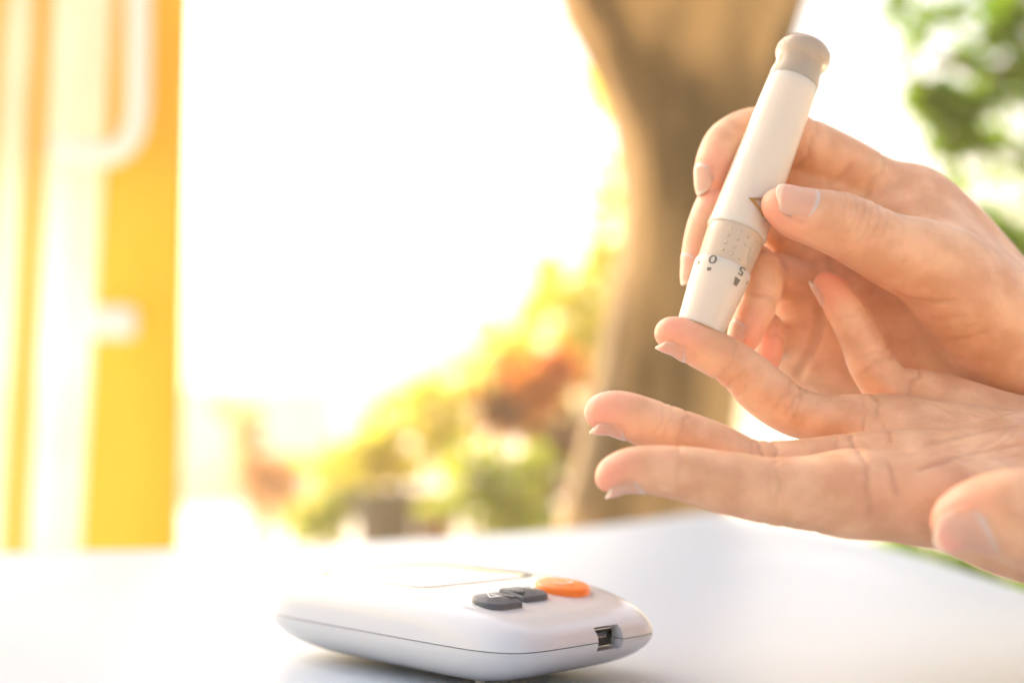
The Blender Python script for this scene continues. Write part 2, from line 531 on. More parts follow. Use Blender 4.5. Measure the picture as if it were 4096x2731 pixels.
leaf_cloud('crown', [
    (945, 112, d2, 34, 26, 1.0), (925, 95, d2, 24, 12, .35), (975, 100, d2, 16, 24, .45), (962, 148, d2, 24, 14, .4), (1010, 18, d2, 20, 40, 1.0), (1040, 70, d2, 30, 50, .5),
    (985, 45, d2, 50, 30, .12), (1020, 110, d2, 20, 60, .16), (955, 205, d2, 12, 8, .10), (985, 225, d2, 22, 10, .22), (1015, 255, d2, 26, 24, .8), (1040, 190, d2, 20, 60, .25), (900, 70, d2, 20, 20, .05),
    *[(890 + 150 * RNG.random() ** .7, 290 * RNG.random(), d2 + .3 * RNG.random(), 9 + 9 * RNG.random(), 7 + 8 * RNG.random(), .09) for _ in range(34)],
    (1130, 100, d2 + .1, 90, 160, 2.2), (1200, -150, d2 + .1, 200, 120, 2.5), (1200, 330, d2 + .1, 80, 80, 1.2)], M['leaf_green'], t2, 0.052, 125)

# bushes and potted plants behind the table
def bush(name, label, base_px, d, blobs, m, size, n_per, stems, group=None, cat='plant'):
    b0 = at(base_px, 416, d); b0[2] = GZ
    e_ = empty(name, b0)
    tag(e_, label, cat, group)
    leaf_cloud('foliage', blobs, m, e_, size, n_per)
    bm = bmesh.new()
    for (x, y) in stems:
        p = at(x, y, d)
        tube_bm([b0 + (p - b0) * 0, b0 + (p - b0) * np.array([.4, .4, .5]), p], (0.018, 0.012, 0.006), 7, bm)
    obj('stem', bm, M['twig'], e_)
    return e_


bush('yellow_shrub', 'tall pale yellow-green shrub in front of the trunk', 575, 4.6,
     [(560, 300, 4.6, 55, 50, .9), (600, 270, 4.6, 22, 40, .5), (520, 350, 4.6, 50, 35, .8), (585, 350, 4.6, 30, 50, .7), (480, 390, 4.6, 40, 25, .45), (540, 400, 4.6, 40, 40, .6), (610, 330, 4.7, 25, 60, .5), (612, 190, 4.6, 14, 50, .22), (598, 90, 4.6, 14, 40, .16), (575, 20, 4.6, 16, 26, .10)], M['leaf_yellow'], 0.13, 75,
     [(560, 300), (600, 280), (520, 350), (585, 350)], cat='shrub')
bush('croton_plant', 'croton with orange and dark red leaves beside the trunk', 520, 3.9,
     [(530, 388, 3.9, 30, 22, .8), (505, 415, 3.9, 22, 20, .6), (555, 375, 3.9, 22, 16, .4)], M['leaf_croton'], 0.14, 60, [(530, 390), (505, 415), (555, 378)])
bush('dark_croton_plant', 'low dark red-brown plant below the orange croton', 545, 3.7,
     [(495, 412, 3.75, 18, 20, .5), (560, 450, 3.7, 35, 35, .9), (530, 500, 3.7, 40, 30, .7)], M['leaf_dark'], 0.12, 60, [(545, 440), (570, 460), (520, 480)])
bush('lime_plant', 'bright yellow-lime bedding plant above the dark pot', 410, 4.2,
     [(400, 425, 4.2, 55, 28, .8), (440, 400, 4.2, 40, 24, .6), (370, 455, 4.2, 45, 22, .7), (330, 470, 4.2, 30, 12, .3), (450, 440, 4.2, 35, 25, .5), (390, 470, 4.2, 30, 14, .4)], M['leaf_yellow'], 0.12, 70, [(400, 430), (440, 410), (370, 460), (340, 470)])
bush('green_plant', 'green leafy plant growing by the foot of the trunk', 500, 3.5,
     [(480, 500, 3.5, 40, 38, 1.0), (520, 520, 3.5, 24, 24, .6), (470, 460, 3.5, 30, 22, .35), (520, 470, 3.5, 25, 25, .3)], M['leaf_lime'], 0.10, 75, [(480, 490), (510, 510), (460, 470)])
bush('peach_plant', 'upright plant with pale orange leaves against the garden wall', 262, 5.2,
     [(245, 460, 5.2, 12, 35, .5), (265, 480, 5.2, 24, 28, .7), (285, 495, 5.2, 16, 22, .45), (240, 430, 5.2, 8, 20, .2)], M['leaf_peach'], 0.17, 45, [(245, 440), (265, 470), (285, 490)])
bush('yellow_seedling', 'small yellow and lime plant left of the dark pot', 325, 4.4,
     [(330, 510, 4.4, 22, 24, .8), (350, 500, 4.4, 14, 22, .5), (310, 525, 4.4, 12, 14, .3)], M['leaf_lime'], 0.11, 60, [(330, 505), (348, 500), (312, 520)])
bush('low_hedge_plant', 'low bright green plant past the table edge under the open hand', 960, 2.6,
     [(900, 570, 2.6, 60, 28, 1.2), (960, 590, 2.6, 50, 30, 1.4), (1030, 610, 2.6, 60, 36, 1.6), (1100, 620, 2.6, 60, 40, 1.4), (860, 580, 2.6, 30, 24, .6)], M['leaf_green'], 0.07, 130, [(900, 580), (960, 590), (1030, 610)])


def pot(name, label, xc, ytop, wpx, d, m):
    c = at(xc, ytop, d)
    r = wpx / 2 * d / FPX
    e_ = empty(name, (c[0], c[1], GZ))
    tag(e_, label, 'plant pot', 'plant pots behind the table')
    prof = [(0.0, GZ), (r * .72, GZ), (r * .92, (GZ + c[2]) / 2), (r, c[2] - .05), (r * 1.08, c[2] - .05), (r * 1.08, c[2]), (r * .98, c[2]), (r * .95, c[2] - .04)]
    bm = bmesh.new(); n = 32; rg = []
    for (rr_, z) in prof:
        rg.append([bm.verts.new((c[0] + rr_ * math.cos(2 * math.pi * k / n), c[1] + rr_ * math.sin(2 * math.pi * k / n), z)) for k in range(n)] if rr_ else None)
    rg[0] = None
    for r0, r1 in zip(rg[1:], rg[2:]):
        for k in range(n):
            bm.faces.new((r0[k], r0[(k + 1) % n], r1[(k + 1) % n], r1[k]))
    bm.faces.new(rg[1][::-1])
    bmesh.ops.recalc_face_normals(bm, faces=bm.faces)
    o = obj('pot_wall', bm, m, e_); autosmooth(o)
    bm = bmesh.new()
    bm.faces.new([bm.verts.new((c[0] + r * .96 * math.cos(2 * math.pi * k / n), c[1] + r * .96 * math.sin(2 * math.pi * k / n), c[2] - .035)) for k in range(n)])
    obj('soil', bm, M['soil'], e_, smooth=False)


pot('plant_pot', 'dark grey plant pot under the yellow-lime leaves', 386, 489, 58, 4.3, M['pot_grey'])
pot('plant_pot', 'brown clay plant pot next to the dark grey one', 436, 491, 42, 4.25, M['pot_brown'])

# ------------------------------------------------------------------ table
edge_px = [(-420, 556), (-150, 553.5), (0, 551), (150, 548.5), (305, 544), (440, 537.5), (562, 529), (640, 520), (690, 512.5), (712, 510.5), (728, 511.5), (748, 516), (790, 524.5), (862, 538), (929, 557), (1024, 588), (1120, 625)]
outline = [tuple(on_plane(x, y, 0.0)[:2]) for x, y in edge_px]
outline += [(0.235, 0.35), (0.24, 0.0), (0.235, -0.30), (0.20, -0.36), (-0.95, -0.36), (-1.02, -0.30), (-1.03, 0.70)]
tbl = empty('table', (-0.2, 0.3, GZ))
tag(tbl, 'white laminate table with a curved far edge under the meter', 'table')
bm = bmesh.new()
top = [bm.verts.new((x, y, 0.0)) for x, y in outline]
bot = [bm.verts.new((x, y, -0.022)) for x, y in outline]
ft = bm.faces.new(top); fb = bm.faces.new(bot[::-1])
n = len(outline)
for i in range(n):
    bm.faces.new((top[i], bot[i], bot[(i + 1) % n], top[(i + 1) % n]))
bmesh.ops.recalc_face_normals(bm, faces=bm.faces)
bm.edges.ensure_lookup_table()
eds = [e_ for e_ in bm.edges if (e_.verts[0].co.z == e_.verts[1].co.z)]
bmesh.ops.bevel(bm, geom=eds, offset=0.004, segments=3, affect='EDGES', profile=0.5)
o = obj('tabletop', bm, M['table'], tbl); autosmooth(o, 30)
for (x, y) in ((-0.9, -0.26), (0.15, -0.26), (-0.9, 0.55), (0.12, 0.85)):
    obj('leg', tube_bm([(x, y, GZ), (x, y, -0.02)], 0.02, 16), M['steel'], tbl)

# ------------------------------------------------------------------ glucose meter
C0 = np.array([-0.0012, 0.4200])
UA = np.array([math.cos(math.radians(133)), math.sin(math.radians(133))])
VA = np.array([math.cos(math.radians(44)), math.sin(math.radians(44))])
LM, WM, ZS, HT = 0.136, 0.076, 0.0152, 0.0134
CEN = C0 + UA * LM / 2 + VA * WM / 2
NSUP = 6.5


def m_xy(a, b_):
    return CEN + UA * a * LM / 2 + VA * b_ * WM / 2


def m_uv(p):
    d = np.array(p[:2]) - CEN
    Mx = np.array([UA * LM / 2, VA * WM / 2]).T
    return np.linalg.solve(Mx, d)


def gprof(t, p):
    t = min(max(t, 0), 1)
    return (1 - (1 - t) ** p) ** (1 / p)


def rho(a, b_):
    return (abs(a) ** NSUP + abs(b_) ** NSUP) ** (1 / NSUP)


def z_top(a, b_):
    A = max(1 - abs(b_) ** NSUP, 0) ** (1 / NSUP); B = max(1 - abs(a) ** NSUP, 0) ** (1 / NSUP)
    ea = 1 - abs(a) / A if A > 1e-4 else 0
    eb = 1 - abs(b_) / B if B > 1e-4 else 0
    ga = gprof(ea / (0.85 if a < 0 else 0.13), 2.1 if a < 0 else 2.8)
    gb = gprof(eb / 0.25, 3.0)
    return ZS + HT * ga * gb + 0.0008 * (1 - a * a) * gb


def z_bot(a, b_):
    return ZS - 0.0003 - (ZS - 0.0022) * gprof((1 - rho(a, b_)) / 0.50, 1.9)


def shell_mesh(name, zf, flat_z, flip, shrink=1.0):
    n = 144
    ss = [1.0 - x for x in (0, .004, .012, .025, .045, .07, .1, .14, .18, .23, .29, .35, .42, .5, .6, .7, .8, .9)]
    V, F = [], []
    for s in ss:
        for k in range(n):
            th = 2 * math.pi * k / n
            c, s_ = math.cos(th), math.sin(th)
            # even spread with denser corners
            r = 1 / (abs(c) ** NSUP + abs(s_) ** NSUP) ** (1 / NSUP)
            a, b_ = s * r * c, s * r * s_
            x, y = m_xy(a * shrink, b_ * shrink)
            V.append((x, y, zf(a, b_) if s < 1 else flat_z))
    m_ = len(ss)
    for i in range(m_ - 1):
        for k in range(n):
            F.append((i * n + k, i * n + (k + 1) % n, (i + 1) * n + (k + 1) % n, (i + 1) * n + k))
    V.append((*m_xy(0, 0), zf(0, 0))); ci = len(V) - 1
    for k in range(n):
        F.append(((m_ - 1) * n + k, (m_ - 1) * n + (k + 1) % n, ci))
    F.append(tuple(range(n)))
    me = pydata(name, V, F)
    bm = bmesh.new(); bm.from_mesh(me)
    bmesh.ops.recalc_face_normals(bm, faces=bm.faces)
    bm.to_mesh(me); bm.free()
    return me


meter = empty('glucose_meter', (*CEN, 0))
tag(meter, 'white handheld glucose meter with an orange button lying on the table', 'glucose meter')
up_o = obj('upper_shell', shell_mesh('upper_shell', z_top, ZS, False), M['shell'], meter)
lo_o = obj('lower_shell', shell_mesh('lower_shell', z_bot, ZS - 0.0003, True, 0.999), M['shell'], meter)

# port cut into the front end
pp = on_plane(601.5, 636, ZS + 0.0006)
pa, pb = m_uv(pp)
PV = pb * WM / 2            # metres along VA from the centre line
FU = -LM / 2                # the front end, along UA


def mloc(u, v, z):
    q = CEN + UA * u + VA * v
    return Vector((q[0], q[1], z))


def mbox_bm(u0, u1, v0, v1, z0, z1, bev=0.0):
    bm = box_bm(u0, u1, v0, v1, z0, z1, bev)
    for v in bm.verts:
        v.co = mloc(v.co.x, v.co.y, v.co.z)
    bmesh.ops.recalc_face_normals(bm, faces=bm.faces)
    if bm.calc_volume(signed=True) < 0:
        bmesh.ops.reverse_faces(bm, faces=bm.faces)
    return bm


PZ0, PZ1 = ZS - 0.0030, ZS + 0.0042
cut = obj('cutter', mbox_bm(FU - 0.02, FU + 0.014, PV - 0.0060, PV + 0.0056, PZ0, PZ1, 0.0006), M['shell'])
for o_ in (up_o, lo_o):
    md = o_.modifiers.new('cut', 'BOOLEAN'); md.operation = 'DIFFERENCE'; md.object = cut; md.solver = 'EXACT'
bpy.context.view_layer.update()
dg = bpy.context.evaluated_depsgraph_get()
for o_ in (up_o, lo_o):
    me = bpy.data.meshes.new_from_object(o_.evaluated_get(dg))
    o_.modifiers.clear()
    o_.data = me
    me.name = o_.name
    me.polygons.foreach_set('use_smooth', [True] * len(me.polygons))
    autosmooth(o_, 34)
bpy.data.objects.remove(cut, do_unlink=True)
port = obj('usb_port', mbox_bm(FU + 0.0060, FU + 0.0139, PV - 0.0059, PV + 0.0055, PZ0 + .0001, PZ1 - .0001), M['port'], meter, smooth=False)
# metal mouth: trapezoid ring
ring = [(-.0040, .0026), (.0040, .0026), (.0040, .0002), (.0034, -.0008), (.0034, -.0026), (-.0034, -.0026), (-.0034, -.0008), (-.0040, .0002)]
bm = bmesh.new(); zc = (PZ0 + PZ1) / 2
o0 = [bm.verts.new(mloc(FU + .0034, PV + v * 1.12, zc + z * 1.12)) for v, z in ring]; i0 = [bm.verts.new(mloc(FU + .0034, PV + v * 1.05, zc + z * 1.0)) for v, z in ring]
o1 = [bm.verts.new(mloc(FU + .0065, PV + v * 1.12, zc + z * 1.12)) for v, z in ring]; i1 = [bm.verts.new(mloc(FU + .0065, PV + v * 1.05, zc + z * 1.0)) for v, z in ring]
for k in range(8):
    j = (k + 1) % 8
    bm.faces.new((o0[k], o0[j], i0[j], i0[k])); bm.faces.new((o0[k], o1[k], o1[j], o0[j])); bm.faces.new((i0[k], i0[j], i1[j], i1[k]))
bmesh.ops.recalc_face_normals(bm, faces=bm.faces)
obj('port_frame', bm, M['metal'], port, smooth=False)
obj('port_tongue', mbox_bm(FU + .0044, FU + .0065, PV - .0024, PV + .0024, zc + .0002, zc + .0014), M['rubber'], port, smooth=False)
for k in range(4):
    v = PV - .0017 + k * .00113
    obj('port_pin', mbox_bm(FU + .0042, FU + .0064, v - .0002, v + .0002, zc - .0002, zc + .00015), M['metal'], port, smooth=False)


def top_patch(name, pts_uv, m, lift, parent, grid=None):
    """thin plate that follows the top of the meter; pts_uv outline in metres from the centre"""
    bm = bmesh.new()
    K = 8
    cu = sum(p[0] for p in pts_uv) / len(pts_uv); cv = sum(p[1] for p in pts_uv) / len(pts_uv)
    rings_ = []
    for i in range(K + 1):
        s = 1 - i / K
        rings_.append([bm.verts.new(mloc(cu + (u - cu) * max(s, .001), cv + (v - cv) * max(s, .001),
                       z_top((cu + (u - cu) * s) / (LM / 2), (cv + (v - cv) * s) / (WM / 2)) + lift - (0.0004 if i == 0 else 0))) for u, v in pts_uv])
    n = len(pts_uv)
    for r0, r1 in zip(rings_, rings_[1:]):
        for k in range(n):
            bm.faces.new((r0[k], r0[(k + 1) % n], r1[(k + 1) % n], r1[k]))
    bmesh.ops.recalc_face_normals(bm, faces=bm.faces)
    return obj(name, bm, m, parent)


def rrect(u0, u1, v0, v1, r, n=8, bow=0.0):
    pts = []
    for (cu, cv, a0) in ((u1 - r, v1 - r, 0), (u0 + r, v1 - r, 90), (u0 + r, v0 + r, 180), (u1 - r, v0 + r, 270)):
        for k in range(n + 1):
            a = math.radians(a0 + 90 * k / n)
            pts.append((cu + r * math.cos(a), cv + r * math.sin(a)))
    # subdivide long sides
    out = []
    for i, p in enumerate(pts):
        q = pts[(i + 1) % len(pts)]
        L = math.hypot(q[0] - p[0], q[1] - p[1])
        m_ = max(1, int(L / .004))
        for k in range(m_):
            out.append((p[0] + (q[0] - p[0]) * k / m_, p[1] + (q[1] - p[1]) * k / m_))
    return out


scr = top_patch('display_window', rrect(-.014, .047, -.026, .028, .006), M['screen'], 0.0003, meter)
wn_ = rrect(-.0142, .0472, -.0262, .0282, .0062)
bm = bmesh.new()
PW = lambda u, v, h: mloc(u, v, z_top(u / (LM / 2), v / (WM / 2)) + h)
cu_, cv_ = .0165, .001
ro_ = [bm.verts.new(PW(u, v, .0001)) for u, v in wn_]
rm_ = [bm.verts.new(PW(u, v, .00055)) for u, v in wn_]
ri_ = [bm.verts.new(PW(cu_ + (u - cu_) * .982, cv_ + (v - cv_) * .98, .00055)) for u, v in wn_]
for k in range(len(wn_)):
    j = (k + 1) % len(wn_)
    bm.faces.new((ro_[k], ro_[j], rm_[j], rm_[k])); bm.faces.new((rm_[k], rm_[j], ri_[j], ri_[k]))
bmesh.ops.recalc_face_normals(bm, faces=bm.faces)
obj('window_rim', bm, M['rim'], scr)
top_patch('display_panel', rrect(-.008, .041, -.020, .022, .003), M['lcd'], 0.00036, scr)


def uv_at(px, py, lift):
    z = ZS + HT
    for _ in range(40):
        a, b_ = m_uv(on_plane(px, py, z))
        z = 0.7 * z + 0.3 * (z_top(max(-1, min(1, a)), max(-1, min(1, b_))) + lift)
    return a * LM / 2, b_ * WM / 2




def button(name, outline, height, m, parent, crown=0.0006, bev=0.0009):
    """raised key standing on the top of the meter"""
    cu = sum(p[0] for p in outline) / len(outline); cv = sum(p[1] for p in outline) / len(outline)
    bm = bmesh.new()
    R_ = max(abs(p[0] - cu) for p in outline) * .8
    zz = lambda u, v: z_top(u / (LM / 2), v / (WM / 2))
    gu = (zz(cu + R_, cv) - zz(cu - R_, cv)) / (2 * R_); gv = (zz(cu, cv + R_) - zz(cu, cv - R_)) / (2 * R_)
    z0_ = (zz(cu, cv) * 2 + zz(cu + R_, cv) + zz(cu - R_, cv) + zz(cu, cv + R_) + zz(cu, cv - R_)) / 6
    pl = lambda u, v: z0_ + gu * (u - cu) + gv * (v - cv)
    prof = [(1.0, -.0035), (1.0, height * .55), (.985, height * .82), (.94, height * .97), (.85, height), (.6, height + crown * .5), (.3, height + crown * .8), (.02, height + crown)]
    rg = []
    for s, h in prof:
        rg.append([bm.verts.new(mloc(cu + (u - cu) * s, cv + (v - cv) * s, pl(cu + (u - cu) * s, cv + (v - cv) * s) + h)) for u, v in outline])
    n = len(outline)
    for r0, r1 in zip(rg, rg[1:]):
        for k in range(n):
            bm.faces.new((r0[k], r0[(k + 1) % n], r1[(k + 1) % n], r1[k]))
    bm.faces.new(rg[-1])
    bmesh.ops.recalc_face_normals(bm, faces=bm.faces)
    return obj(name, bm, m, parent), cu, cv


zt = .0018
b1u, b1v = uv_at(494.5, 597.0, zt)
b2u, b2v = uv_at(526.0, 589.5, zt)
obu, obv = uv_at(562.5, 579.0, zt + .0015)


def dkey(cu, cv, side, lu=.0064, lv=.0068):
    pts = []
    for (su, sv, a0) in ((1, 1, 0), (-1, 1, 90), (-1, -1, 180), (1, -1, 270)):
        r = .0054 if sv * side > 0 else .0011
        for k in range(11):
            a = math.radians(a0 + 9 * k)
            pts.append((cu + su * (lu - r) + r * math.cos(a), cv + sv * (lv - r) + r * math.sin(a)))
    return pts


def arrow_print(cu, cv, parent, sgn, h):
    tri = [(.0026 * sgn, 0), (-.0018 * sgn, .0026), (-.0018 * sgn, -.0026)]
    bm = bmesh.new()
    def P(u, v):
        return mloc(cu + u, cv + v, z_top((cu + u) / (LM / 2), (cv + v) / (WM / 2)) + h)
    o_ = [bm.verts.new(P(u, v)) for u, v in tri]
    i_ = [bm.verts.new(P(u * .68 - .0000 * sgn, v * .62)) for u, v in tri]
    for k in range(3):
        bm.faces.new((o_[k], o_[(k + 1) % 3], i_[(k + 1) % 3], i_[k]))
    bmesh.ops.recalc_face_normals(bm, faces=bm.faces)
    obj('arrow_print', bm, M['print'], parent, smooth=False)


sep = math.hypot(b2u - b1u, b2v - b1v)
for (cu, cv, side, sg) in ((b1u, b1v, -1, 1), (b2u, b2v, 1, -1)):
    k_, ku, kv = button('arrow_key', dkey(cu, cv, side), .0017, M['rubber'], meter)
    obj('key_ridge', mbox_bm(cu - .0045, cu + .0045, cv - side * .0050 - .0006, cv - side * .0050 + .0006, z_top(cu / (LM / 2), cv / (WM / 2)) + .0015, z_top(cu / (LM / 2), cv / (WM / 2)) + .0024, .0003), M['rubber'], k_)
    arrow_print(cu, cv + side * .0012, k_, sg, .00275)
circ = [(obu + .0093 * math.cos(2 * math.pi * k / 64), obv + .0093 * math.sin(2 * math.pi * k / 64)) for k in range(64)]
pw, _, _ = button('power_button', circ, .0023, M['orange'], meter, .0002)
bm = bmesh.new()
prev = None
for k in range(29):
    a = math.radians(35 + 290 * k / 28)
    row = [bm.verts.new(mloc(obu + r * math.cos(a), obv + r * math.sin(a), z_top(obu / (LM / 2), obv / (WM / 2)) + .0026)) for r in (.0028, .0036)]
    if prev:
        bm.faces.new((prev[0], prev[1], row[1], row[0]))
    prev = row
row = [mloc(obu + u, obv + v, z_top(obu / (LM / 2), obv / (WM / 2)) + .0026) for u, v in ((.001, -.0004), (.0046, -.0004), (.0046, .0004), (.001, .0004))]
bm.faces.new([bm.verts.new(p) for p in row])
bmesh.ops.recalc_face_normals(bm, faces=bm.faces)
obj('power_icon', bm, M['print'], pw, smooth=False)
for (u, v) in ((-.034, -.018), (-.030, .016), (.018, -.006), (.018, .016)):
    a_ = mloc(u, v, 0.0)
    bmf = tube_bm([a_, a_ + Vector((0, 0, .0028)), a_ + Vector((0, 0, .0060))], (.0016, .0024, .0032), 14)
    obj('foot', bmf, M['shell'], meter)

# ------------------------------------------------------------------ lancing pen
PB, PT = at(699.5, 330, 0.4432), at(808, 43, 0.472)
AX = (PT - PB); PLEN = np.linalg.norm(AX); AX = AX / PLEN
toc = CAMP - (PB + PT) / 2
FR = toc - AX * np.dot(toc, AX); FR /= np.linalg.norm(FR)      # faces the lens
SD = np.cross(AX, FR); SD = SD if SD[0] > 0 else -SD            # towards the right


def pen_pt(phi, t, r):
    return PB + AX * t + r * (math.cos(phi) * FR + math.sin(phi) * SD)


def lathe(name, prof, m, parent, n=64, cap0=True, cap1=True):
    bm = bmesh.new(); rg = []
    for t, r in prof:
        rg.append([bm.verts.new(pen_pt(2 * math.pi * k / n, t * PLEN, r)) for k in range(n)])
    for r0, r1 in zip(rg, rg[1:]):
        for k in range(n):
            bm.faces.new((r0[k], r0[(k + 1) % n], r1[(k + 1) % n], r1[k]))
    if cap0: bm.faces.new(rg[0])
    if cap1: bm.faces.new(rg[-1])
    bmesh.ops.recalc_face_normals(bm, faces=bm.faces)
    o = obj(name, bm, m, parent); autosmooth(o, 32)
    return o


pen = empty('lancing_pen', PB)
tag(pen, 'ivory white lancing pen pressed on a fingertip, with grey collar and clear plunger', 'lancing pen')
T = lambda px: px / 297.0
cap_prof = [(0.0, .0058), (0.0, .0070), (.004, .0074), (T(20), .0080), (T(40), .0087), (T(54), .0091), (T(58), .0093), (T(60.5), .0092), (T(61), .0088)]
cap = lathe('depth_cap', cap_prof, M['penwhite'], pen)


def cap_r(t):
    return float(np.interp(t, [p[0] * PLEN for p in cap_prof[1:7]], [p[1] for p in cap_prof[1:7]]))


collar = lathe('collar', [(T(60), .0080), (T(61), .0087), (T(70), .0088), (T(85), .0091), (T(93), .0092), (T(96), .0090), (T(96.5), .0080)], M['collar'], pen, cap0=False, cap1=False)
body = lathe('barrel', [(T(95), .0080), (T(95.5), .0093), (T(97), .0097), (T(101), .0097), (T(103), .0095), (T(130), .0094), (T(170), .0091), (T(210), .0087), (T(245), .0083), (T(252), .0082), (T(254), .0079)], M['penwhite'], pen)
lathe('plunger', [(T(250), .0062), (T(253), .0083), (T(258), .0083), (T(264), .0079), (T(270), .0077), (T(273), .0078), (T(276), .0085), (T(279), .0090), (T(284), .0091), (T(289), .0087), (T(294), .0073), (T(297), .0050), (T(298), .001)], M['clear'], pen)
lathe('plunger_rod', [(T(252), .0055), (T(280), .0050), (T(287), .0052)], M['collar'], pen, 32)

# printed dial marks
def wrap_text(ch, phi, t, size, parent):
    cu = bpy.data.curves.new('glyph', 'FONT'); cu.body = ch; cu.size = 1.0; cu.align_x = 'CENTER'; cu.align_y = 'CENTER'
    cu.resolution_u = 6; cu.offset = 0.012
    tmp = bpy.data.objects.new('glyph', cu); COL.objects.link(tmp)
    bpy.context.view_layer.update()
    me = bpy.data.meshes.new_from_object(tmp.evaluated_get(bpy.context.evaluated_depsgraph_get()))
    bpy.data.objects.remove(tmp, do_unlink=True)
    bm = bmesh.new(); bm.from_mesh(me)
    bmesh.ops.triangulate(bm, faces=bm.faces)
    for v in bm.verts:
        x, y = -v.co.x * size * 1.5, -v.co.y * size      # read from the other end of the pen
        tt = t + y
        r = cap_r(tt)
        v.co = Vector(pen_pt(phi + x / r, tt, r + .00007))
    obj('numeral', bm, M['ink'], parent, smooth=False)


def wedge(phi, t0, t1, w0, w1, parent, name='dial_mark'):
    bm = bmesh.new(); rows_ = []
    for i in range(4):
        t = t0 + (t1 - t0) * i / 3; wd = w0 + (w1 - w0) * i / 3; r = cap_r(t)
        rows_.append([bm.verts.new(pen_pt(phi + wd * (j / 3 - .5) / r, t, r + .00007)) for j in range(4)])
    for r0, r1 in zip(rows_, rows_[1:]):
        for j in range(3):
            bm.faces.new((r0[j], r0[j + 1], r1[j + 1], r1[j]))
    bmesh.ops.recalc_face_normals(bm, faces=bm.faces)
    obj(name, bm, M['ink'], parent, smooth=False)


mm = .001
PX = PLEN / 297.0
p0, p5 = math.radians(-25), math.radians(38)
wrap_text('0', p0, 57.0 * PX, .0039, cap)
wrap_text('5', p5, 57.0 * PX, .0039, cap)
wedge(p0 - .02, 46.0 * PX, 49.0 * PX, .0012, .0016, cap)
wedge(p5 - .02, 42.5 * PX, 49.5 * PX, .0013, .0024, cap)
for ph in (math.radians(-57), math.radians(70)):
    wedge(ph, 51.5 * PX, 54.5 * PX, .0008, .0008, cap)
# raised grip dots and drop on the collar
def col_r(t): return .00885 + (t / PX - 61) / 35 * .00035
bm = bmesh.new()
for i, ph in enumerate((-14, 6, 26)):
    for k in range(4):
        t = (68 + 7 * k - 1.0 * i) * PX
        c = Vector(pen_pt(math.radians(ph), t, col_r(t) - .0001))
        bmesh.ops.create_icosphere(bm, subdivisions=2, radius=.00055, matrix=Matrix.Translation(c))
obj('grip_dots', bm, M['collar'], collar)
bm = bmesh.new(); prev = []
drop = []
for k in range(28):
    a = 2 * math.pi * k / 28
    rr_ = 1.0
    y = math.cos(a); x = math.sin(a) * (math.sin(a / 2) ** 1.2 if a <= math.pi else math.sin(a / 2) ** 1.2)
    drop.append((x * .0022, y * .0042))
pts = []
for x, y in drop + drop[:1]:
    t = 78 * PX - y; r = col_r(t)
    pts.append(pen_pt(math.radians(50) + x / r, t, r + .00002))
obj('drop_emblem', tube_bm(pts, .00022, 6, cap=False), M['collar'], collar)
# amber release button, most of it under the thumb
bm = bmesh.new()
tc_, ph0 = 120 * PX, math.radians(14)
outer, inner, topo, topi = [], [], [], []
for k, (x, y) in enumerate(((-.0040, 0), (.0026, .0034), (.0026, -.0034))):
    for lst, s, h in ((outer, 1.0, -.0003), (topo, 1.0, .0007), (topi, .62, .0007), (inner, .62, .0001)):
        r = .0094 + h
        lst.append(bm.verts.new(pen_pt(ph0 + (x * s + .0015) / r, tc_ + y * s, r)))
for k in range(3):
    j = (k + 1) % 3
    bm.faces.new((outer[k], outer[j], topo[j], topo[k])); bm.faces.new((topo[k], topo[j], topi[j], topi[k])); bm.faces.new((topi[k], topi[j], inner[j], inner[k]))
bm.faces.new(inner)
bmesh.ops.recalc_face_normals(bm, faces=bm.faces)
obj('release_button', bm, M['amber'], body, smooth=False)


